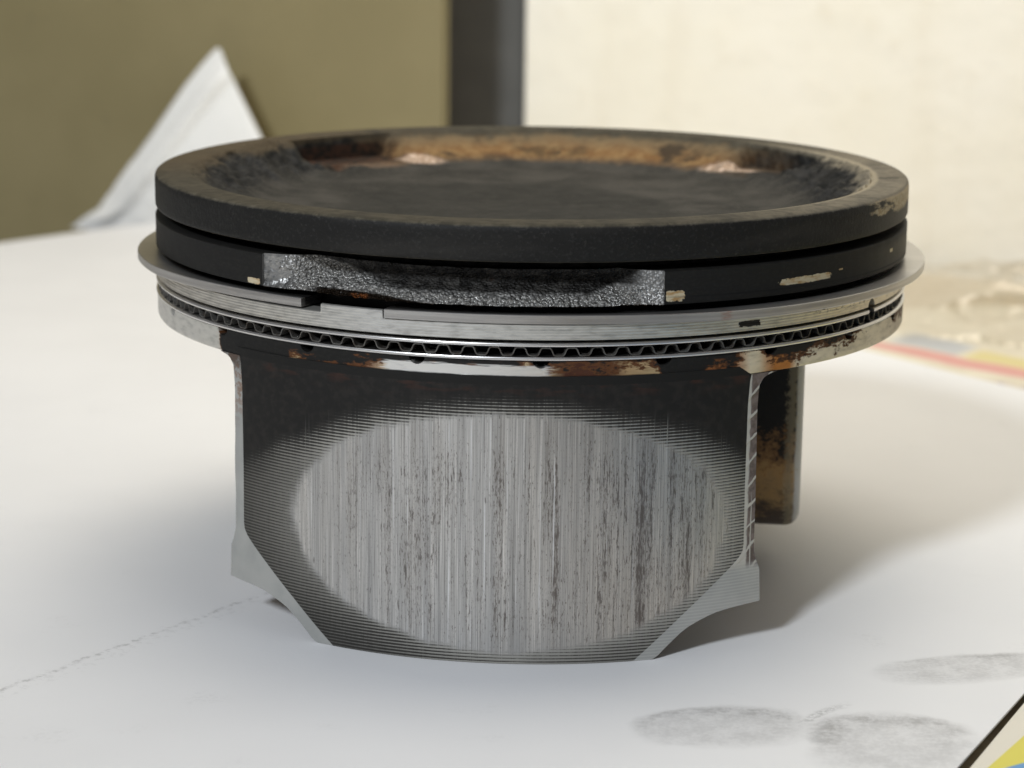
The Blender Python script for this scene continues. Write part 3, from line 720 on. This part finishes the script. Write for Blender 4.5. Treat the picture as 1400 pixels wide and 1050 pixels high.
cut_m = m.set(gl, 0.45, (1.0-stain_r)*0.35, fg*0.5+steps.step(0.5, 0.95)*a.step(20, 30)*z.step(9.6, 11)*2.0, 0.05, 0.6)

def under_mat(name):
    m = Mat(name); z = m.z
    n1 = m.noise(scale=0.28, detail=5, rough=0.65); n2 = m.noise(scale=1.3, detail=5, rough=0.65)
    q = z+(n1-0.5)*14+(n2-0.5)*10
    c = q.ramp([(2, (.07, .055, .045)), (8, (.075, .055, .042)), (12, (.30, .195, .09)), (15.5, (.36, .215, .085)), (18.5, (.17, .09, .036)), (20.5, (.014, .012, .010)), (34, (.010, .0095, .009))], 0, 36)
    return m, c, n1, n2
m, c, n1, n2 = under_mat('sooty_casting')
cast_m = m.set(c, 0.65, 0.0, n2+n1, 0.15, 0.7, spec=0.2)
m, c, n1, n2 = under_mat('boss_casting')
ex = (m.x.abs()+(n1-0.5)*0.7).step(36.2, 36.6)  # outer chamfer painted light, the gleam it catches put into the colour
c = m.mix(ex, c, (0.42, 0.42, 0.41)); c = m.mix(m.box(m.x.abs()+(n2-0.5)*2.6, 35.2, 36.4, 0.3)*0.5, c, (0.34, 0.29, 0.19))
boss_m = m.set(c, 0.55, ex*0.5, n2+n1, 0.12, 0.6, spec=0.2)

OUT = [(0, 23.8), (.15, 24.3), (.5, 24.9), (1.1, 25.6), (1.8, 26.5), (2.9, 28.0), (3.6, 29.2), (4.15, 30.6), (4.65, 32.2), (5.0, 33.6), (5.25, 35.6), (5.42, 38.2), (5.52, 40.7), (5.7, 40.75), (9.6, 40.6), (10.5, 40.1), (11.9, 39.6), (19, 39.55), (29.5, 39.35), (31.2, 39.45), (32.4, 39.6), (33.2, 40.3), (33.5, 41.0), (33.75, 42.3), (33.8, 42.6)]
INN = [(0, 21.3), (.23, 21.6), (1.8, 23.75), (5.1, 28.2), (8.4, 32.9), (10.4, 35.8), (11.4, 37.1), (12.1, 37.65), (12.9, 37.8), (20, 37.7), (30, 37.75), (33, 38.0), (33.8, 38.2)]
zr = sorted(set(list(np.linspace(0.0, 5.9, 60))+list(np.linspace(5.9, 13.5, 46))+list(np.linspace(13.5, 30, 40))+list(np.linspace(30, 33.8, 34))+[5.42, 5.52]))
def skirt_mesh():
    V = []; F = []; MI = []; NC = 84; NF = 5
    def xo(z): return float(np.interp(z, [q[0] for q in OUT], [q[1] for q in OUT]))
    def xi(z): return float(np.interp(z, [q[0] for q in INN], [q[1] for q in INN]))
    W = NF*2+NC+1; R = 49.9
    def row(z, back):
        o, i = xo(z), xi(z); o = max(o, i+0.05); out = []
        uneven = 0.14*nz(z*0.22, 2.0, 5, 2)*ss(12, 14, z)
        for k in range(W):
            if k < NF: aa, sgn = i+(o-i+uneven*0.5)*(NF-k)/NF, -1
            elif k > NF+NC: aa, sgn = i+(o-i)*(k-NF-NC)/NF, 1
            else:
                al = -i+2*i*(k-NF)/NC; out.append(pol(R if not back else R-4.6, al, z)); continue
            d = min(aa-i, 14.0); r = R+0.018*d
            x, y, _ = pol(r, sgn*aa, z)
            if back:
                x, y, _ = pol(R-4.6, sgn*(aa-0.2), z)
            out.append((x, y, z))
        return out
    nr = len(zr)
    for z in zr: V += row(z, False)
    for z in zr: V += row(z, True)
    B = nr*W
    for i in range(nr-1):
        for k in range(W-1):
            p = i*W+k; F.append((p, p+1, p+W+1, p+W)); MI.append(1 if (k < NF or k >= NF+NC) else 0)
            F.append((B+p, B+p+W, B+p+W+1, B+p+1)); MI.append(2)
        for p, fl in ((i*W, 0), (i*W+W-1, 1)):
            f = (p, p+W, B+p+W, B+p); F.append(f if not fl else f[::-1]); MI.append(2)
    for k in range(W-1):
        F.append((k, B+k, B+k+1, k+1)); MI.append(2 if True else 0)
        p = (nr-1)*W+k; F.append((p, p+1, B+p+1, B+p)); MI.append(2)
    return V, F, MI
V, F, MI = skirt_mesh()
sk = mesh('skirt', V, F, PI_, (skirt_m, cut_m, cast_m), True, MI, 28)
sk['label'] = 'front skirt with a scuffed grey oval of vertical scratches'
sk2 = sk.copy(); C.objects.link(sk2); sk2.parent = PI_; sk2.rotation_euler = (0, 0, math.pi); sk2['label'] = 'rear skirt behind the pin bosses'

# ---- pin bosses with their bores, and the webs that tie them to the skirts
def boss(sgn):
    V = []; F = []; K = 96; zc = 17.6; R = 12.8
    def outl(t, R, top):
        c, s = math.cos(t), math.sin(t)
        if s <= 0: return (R*c, zc+R*s)
        k = min(R/abs(c) if abs(c) > 1e-6 else 1e9, (top-zc)/s if s > 1e-6 else 1e9)
        return (k*c, zc+k*s)
    secs = [(20.0, R), (35.6, R), (36.3, R-0.22), (36.85, R-0.7), (37.2, R-1.4), (37.3, R-2.2)]
    for x, rr in secs:
        for k in range(K): y, z = outl(2*math.pi*k/K, rr, 33.9); V.append((sgn*x, y, z))
    nb = len(secs)
    for x in (37.3, 20.0):
        for k in range(K): t = 2*math.pi*k/K; V.append((sgn*x, 8*math.cos(t), zc+8*math.sin(t)))
    for i in range(nb+1):
        for k in range(K):
            j = (k+1) % K; F.append((i*K+k, i*K+j, (i+1)*K+j, (i+1)*K+k))
    for k in range(K):
        j = (k+1) % K; F.append(((nb+1)*K+k, (nb+1)*K+j, j, k))
    if sgn < 0: F = [f[::-1] for f in F]
    return mesh('pin_boss', V, F, PI_, (boss_m,), True, None, 30)
boss(1); boss(-1)
for sgn in (-1, 1):
    for ys in (-1, 1):
        bm = bmesh.new(); bmesh.ops.create_cube(bm, size=1)
        for v in bm.verts: v.co = Vector((sgn*(23.5+v.co.x*4.0), ys*(26.1+v.co.y*27.0), 20.5+v.co.z*26.0))*MM
        bmesh.ops.bevel(bm, geom=list(bm.edges), offset=0.8*MM, segments=2, affect='EDGES')
        me = bpy.data.meshes.new('web'); bm.to_mesh(me); bm.free(); link('web', me, PI_, (cast_m,), False)
